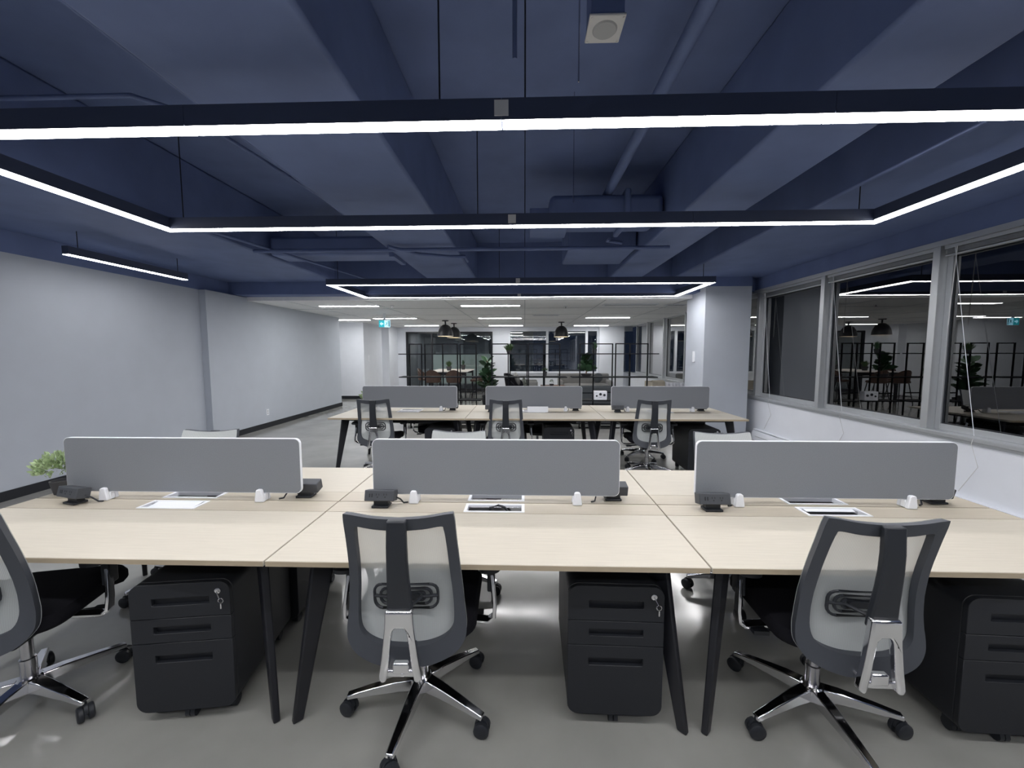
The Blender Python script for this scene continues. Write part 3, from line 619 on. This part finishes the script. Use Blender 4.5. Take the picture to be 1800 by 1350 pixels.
rack('black metal open shelf rack, left one before the meeting room', [-2.29,-2.02,-1.63,-1.31,-.96], [(-2.47,-.86),(-2.30,-.86),(-2.47,-.86),(-2.47,-.95)], 0)
rack('black metal open shelf rack, middle one with a grass plant on top', [-.66,-.31,.06,.38,.71], [(-.67,.82),(-.67,.82),(-.67,.82),(-.67,.70)], 0)
rack('black metal open shelf rack, right one holding a white radio', [1.06,1.35,1.75,2.06,2.44], [(.92,2.56),(.92,2.56),(.92,2.56),(1.05,2.57)], 0)
potplant('small grass plant on the top board of the middle shelf rack', (-.31, RY-.04, SH[3]), 'grass', .055, .06, .12, .15, 8, 160, 'leaf_grass')
potplant('narrow plant on the top board of the right shelf rack', (1.36, RY-.03, SH[3]), 'grass', .05, .08, .07, .15, 9, 120, 'leaf_dark')
potplant('little green plant in a tall black pot on the middle rack', (.40, RY-.02, SH[2]), 'bush', .042, .10, .055, .06, 10, 90, 'leaf_grass')
t = potplant('dark leafy plant in a shallow black bowl on the right rack', (1.21, RY, SH[2]), 'bush', .11, .055, .15, .46, 11, 0, 'leaf_dark')
def big_leaves(t, stem_h, z0, n, L, seed):
    rnd = random.Random(seed); obj('stem', MB().tube([(0,0,z0-.02),(.01,0,z0+stem_h*.5),(-.01,0,z0+stem_h)], .012, 6), 'brown_wood', t)
    for k in range(n):
        z = z0+stem_h*(.12+.88*k/n); a = k*2.4+rnd.uniform(-.3,.3); e = rnd.uniform(.2,.9); l = L*rnd.uniform(.8,1.15)*(1.1-.4*k/n)
        d = Vector((math.cos(a)*math.cos(e), math.sin(a)*math.cos(e), math.sin(e))); s = Vector((-math.sin(a),math.cos(a),0)); s = (Matrix.Rotation(rnd.uniform(-1.1,1.1), 3, d) @ s); nn = d.cross(s)
        b = Vector((0,0,z)); g = MB(); vs = []; fs = []
        for i, (u, wd, dr) in enumerate(((0,.02,0),(.25,.20,.02),(.5,.27,.0),(.78,.19,-.06),(1,.0,-.14))):
            c = b+d*l*u+Vector((0,0,dr*l)); vs += [c-s*wd*l, c-nn*.03*l, c+s*wd*l]
        for i in range(4): fs += [(i*3,i*3+1,i*3+4,i*3+3),(i*3+1,i*3+2,i*3+5,i*3+4)]
        obj('leaf', g.add(vs, fs), 'leaf_dark', t)
big_leaves(t, .36, .05, 40, .21, 5)
bpy.data.objects.remove([c for c in t.children if c.name.startswith('foliage')][0])
fp = thing('floor_plant', 'tall dark leafy plant in a black legged planter between the racks', 'plant', (-.77, 8.30, 0))
obj('planter', MB().lathe([(.08,.30),(.13,.62),(.115,.62),(.11,.58)], n=16), 'black_plastic', fp)
for a in range(4): obj('planter_leg', MB().tube([(.13*math.cos(a*PI/2+.4),.13*math.sin(a*PI/2+.4),0),(.09*math.cos(a*PI/2+.4),.09*math.sin(a*PI/2+.4),.34),(.115*math.cos(a*PI/2+.4),.115*math.sin(a*PI/2+.4),.55)], .011, 6), 'black_metal', fp)
big_leaves(fp, .74, .60, 36, .29, 6)
rd = thing('radio', 'white radio with three round dials on the right shelf rack', 'radio', (1.475, RY-.06, SH[1])); obj('case', B(-.128,.128,-.06,.06,0,.175), 'white_plastic', rd, .008)
for x, z, r in ((-.072,.082,.018),(.0,.115,.026),(.076,.098,.024)):
    dl = obj('dial', MB().lathe([(r,0),(r,.008),(r*.8,.010)], n=18), 'black_plastic', rd, loc=(x,-.06,z), rot=(PI/2,0,0))
obj('label_strip', B(-.10,-.06,-.0615,-.06,.135,.142), 'speaker_grille', rd); obj('slot', B(-.03,.03,-.0615,-.06,.05,.056), 'speaker_grille', rd)

# ------------------------------------------------------------------ lounge
def pendant(lab, x, y):
    t = thing('pendant_lamp', lab, 'pendant lamp', (x, y, ZD), 0, 'black bell pendant lamps')
    obj('canopy', MB().lathe([(.10,0),(.10,-.02),(.03,-.03)], n=18), 'black_metal', t); obj('stem', MB().tube([(0,0,-.03),(.005,0,-.12)], .022, 8), 'black_metal', t)
    P = [(.03,-.12),(.08,-.135),(.15,-.19),(.20,-.28),(.228,-.38),(.238,-.47),(.225,-.47),(.215,-.38),(.19,-.285),(.14,-.20),(.02,-.15)]
    obj('shade', MB().lathe(P, n=28), 'black_metal', t); obj('bulb', MB().ell((0,0,-.40),(.09,.09,.06)), 'bulb', t); obj('lining', MB().lathe([(.018,-.152),(.138,-.203),(.187,-.288),(.212,-.382),(.222,-.472),(.219,-.472),(.209,-.382),(.183,-.29),(.134,-.206),(.016,-.156)], n=28), 'wood_pale', t); obj('rim', MB().lathe([(.236,-.478),(.239,-.47),(.226,-.47),(.224,-.478)], n=28, cap=False), 'wood_pale', t)
pendant('black bell pendant lamp over the high table, nearer one', -2.42, 12.25); pendant('black bell pendant lamp over the high table, farther one', -2.36, 13.4); pendant('black bell pendant lamp hanging before the far windows', 1.17, 13.0)
tb = thing('high_table', 'white topped counter table with black legs below the pendant lamps', 'table', (-2.38, 13.1, 0)); obj('tabletop', B(-.62,.62,-.9,.9,.90,.93), 'wood_pale', tb, .006); obj('apron', MB().box(-.58,.58,-.86,-.83,.80,.90).box(-.58,.58,.83,.86,.80,.90), 'black_metal', tb)
for sx in (-1,1):
    for sy in (-1,1): obj('leg', B(sx*.56-.025,sx*.56+.025,sy*.84-.025,sy*.84+.025,0,.90), 'black_metal', tb)
potplant('grass plant in a black pot on the high table', (-2.42, 12.75, .93), 'grass', .09, .13, .13, .20, 21, 140, 'leaf_grass'); potplant('slim plant farther back on the high table', (-2.08, 13.5, .93), 'grass', .08, .16, .06, .17, 22, 90, 'leaf_dark')
def stool(lab, x, y, rz):
    t = thing('bar_stool', lab, 'stool', (x, y, 0), rz, 'brown leather bar stools'); g = MB(); rings = []
    obj('seat', MB().loft([[(px*s,py*s,z) for px, py in rrect(-.21,.21,-.2,.2,.09,4)] for z, s in ((.60,.85),(.62,1),(.66,1),(.675,.9))]), 'leather', t)
    n = 13; rg = []
    for k in range(n):
        a = math.radians(200+140*k/(n-1)); hh = .17+.16*math.sin(PI*k/(n-1)); c, s_ = math.cos(a), math.sin(a)
        rg.append([(.21*c,.20*s_,.63),(.235*c,.225*s_,.63),(.26*c,.25*s_,.66+hh),(.235*c,.225*s_,.66+hh)])
    obj('backrest', MB().loft(rg), 'leather', t)
    for sx in (-1,1):
        for sy in (-1,1): obj('leg', MB().tube([(sx*.23,sy*.22,0),(sx*.15,sy*.14,.61)], .013, 6), 'black_metal', t)
    rp = [(.20,.19,.22),(-.20,.19,.22),(-.20,-.19,.22),(.20,-.19,.22),(.20,.19,.22)]; obj('footrest', MB().tube(rp, .009, 6), 'black_metal', t)
stool('brown leather bar stool at the near left of the high table', -2.75, 11.95, 0.0); stool('brown leather bar stool at the near right of the high table', -2.12, 11.95, .1)
stool('brown leather bar stool at the right side of the high table, front', -1.50, 12.55, PI/2); stool('brown leather bar stool at the right side of the high table, back', -1.50, 13.35, PI/2); stool('brown leather bar stool at the left side of the high table', -3.25, 13.0, -PI/2)
def soft(x0,x1,y0,y1,z0,z1): return B(x0,x1,y0,y1,z0,z1)
def sofa(lab, x, y, rz, wd, m, hb=.72, name='sofa'):
    t = thing(name, lab, 'sofa', (x, y, 0), rz); hw = wd/2
    obj('base', soft(-hw,hw,-.40,.40,.12,.32), m, t, .03, seg=3); obj('seat_cushion', soft(-hw+.12,hw-.12,-.26,.42,.32,.45), m, t, .05, seg=3); obj('backrest', soft(-hw,hw,-.42,-.24,.30,hb), m, t, .05, seg=3)
    for s in (-1,1): obj('armrest', soft(min(s*hw,s*(hw-.13)),max(s*hw,s*(hw-.13)),-.40,.40,.30,.58), m, t, .05, seg=3)
    for sx in (-1,1):
        for sy in (-1,1): obj('leg', B(sx*(hw-.07)-.02,sx*(hw-.07)+.02,sy*.34-.02,sy*.34+.02,0,.12), 'black_metal', t)
    return t
def cushion(lab, loc, rot, s, m): tag(obj('cushion', MB().ell((0,0,0),(s,s*.35,s),14,10), m, loc=loc, rot=rot), lab, 'cushion')
sofa('dark grey sofa with its back turned, behind the right rack', 1.62, 9.55, 0, .92, 'sofa_grey', .74)
sofa('light grey sofa facing the camera beyond the dark sofa', 2.02, 13.6, PI, 1.75, 'sofa_light', .78); cushion('grey cushion leaning on the light grey sofa', (2.42,13.35,.66), (.25,.1,.2), .17, 'sofa_grey')
ac = thing('lounge_armchair', 'dark shell armchair with patterned cushions, left of the coffee table', 'armchair', (-.13, 11.6, 0), math.radians(-105))
obj('seat', soft(-.36,.36,-.32,.38,.30,.44), 'sofa_light', ac, .05, seg=3)
rg = []
for k in range(15):
    a = math.radians(185+170*k/14); c, s_ = math.cos(a), math.sin(a); hh = .60+.30*math.sin(PI*k/14)**.8
    rg.append([(.36*c,.36*s_,.28),(.39*c,.39*s_,.28),(.50*c,.48*s_,hh),(.46*c,.44*s_,hh)])
obj('shell', MB().loft(rg), 'black_fabric', ac)
for sx in (-1,1):
    for sy in (-1,1): obj('leg', MB().tube([(sx*.32,sy*.32,0),(sx*.25,sy*.25,.30)], .014, 6), 'black_metal', ac)
cushion('patterned dark green cushion in the lounge armchair', (.02,11.55,.60), (.3,0,-1.5), .20, 'cushion_pattern'); cushion('grey cushion behind the patterned one in the armchair', (-.22,11.72,.74), (.3,0,-1.5), .20, 'sofa_light')
sofa('light grey lounge chair behind the dark shell armchair', .02, 13.3, math.radians(-90), .9, 'sofa_light', .78, 'lounge_chair')
ct = thing('coffee_table', 'low brown wooden coffee table in the lounge', 'table', (.84, 11.9, 0)); obj('tabletop', B(-.36,.36,-.36,.36,.46,.50), 'brown_wood', ct, .005); obj('tray_edge', MB().box(-.36,.36,-.36,-.345,.50,.515).box(-.36,.36,.345,.36,.50,.515).box(-.36,-.345,-.345,.345,.50,.515).box(.345,.36,-.345,.345,.50,.515), 'brown_wood', ct)
for sx in (-1,1):
    for sy in (-1,1): obj('leg', B(sx*.31-.02,sx*.31+.02,sy*.31-.02,sy*.31+.02,0,.46), 'black_metal', ct)
potplant('small dark potted plant on the coffee table', (.80, 11.95, .50), 'bush', .07, .07, .06, .14, 31, 60, 'leaf_dark')
# counter by the column with a beige box and a tray of cups
cn = thing('side_counter', 'low white counter behind the grey column', 'counter', (3.30, 9.35, 0)); obj('body', B(-.45,.42,-.30,.30,.05,.63), 'white_wall', cn, .004); obj('top', B(-.47,.42,-.32,.32,.63,.66), 'white_plastic', cn, .004); obj('plinth', B(-.42,.40,-.26,.28,0,.05), 'black_base', cn)
bx_ = thing('box', 'beige open box on the white counter by the column', 'box', (3.02, 9.40, .66), .15); obj('panels', MB().box(-.15,.15,-.2,-.19,0,.17).box(-.15,.15,.19,.2,0,.17).box(-.15,-.14,-.19,.19,0,.17).box(.14,.15,-.19,.19,0,.17).box(-.14,.14,-.19,.19,0,.01), 'beige', bx_); obj('lid_flap', MB().poly([(-.15,-.2,.17),(.15,-.2,.17),(.14,-.12,.20),(-.14,-.12,.20)], (0,.004,.004), 2), 'beige', bx_)
tag(obj('tray', MB().box(3.20,3.70,9.15,9.6,.66,.68).box(3.20,3.70,9.15,9.16,.68,.735).box(3.20,3.21,9.16,9.6,.68,.735).box(3.69,3.70,9.16,9.6,.68,.735), 'black_plastic'), 'black tray of cups on the white counter by the column', 'tray')
cupm = MB().lathe([(.024,0),(.032,.125),(.029,.125),(.022,.006)], n=12).mesh('cup'); cupm.materials.append(MATS['white_plastic'])
for i in range(6):
    for j in range(3):
        tag(obj('cup', cupm, None, loc=(3.25+.078*i, 9.22+.10*j, .68)), 'small pale cup standing in the black tray by the column', 'cup', 'cups in the black tray')
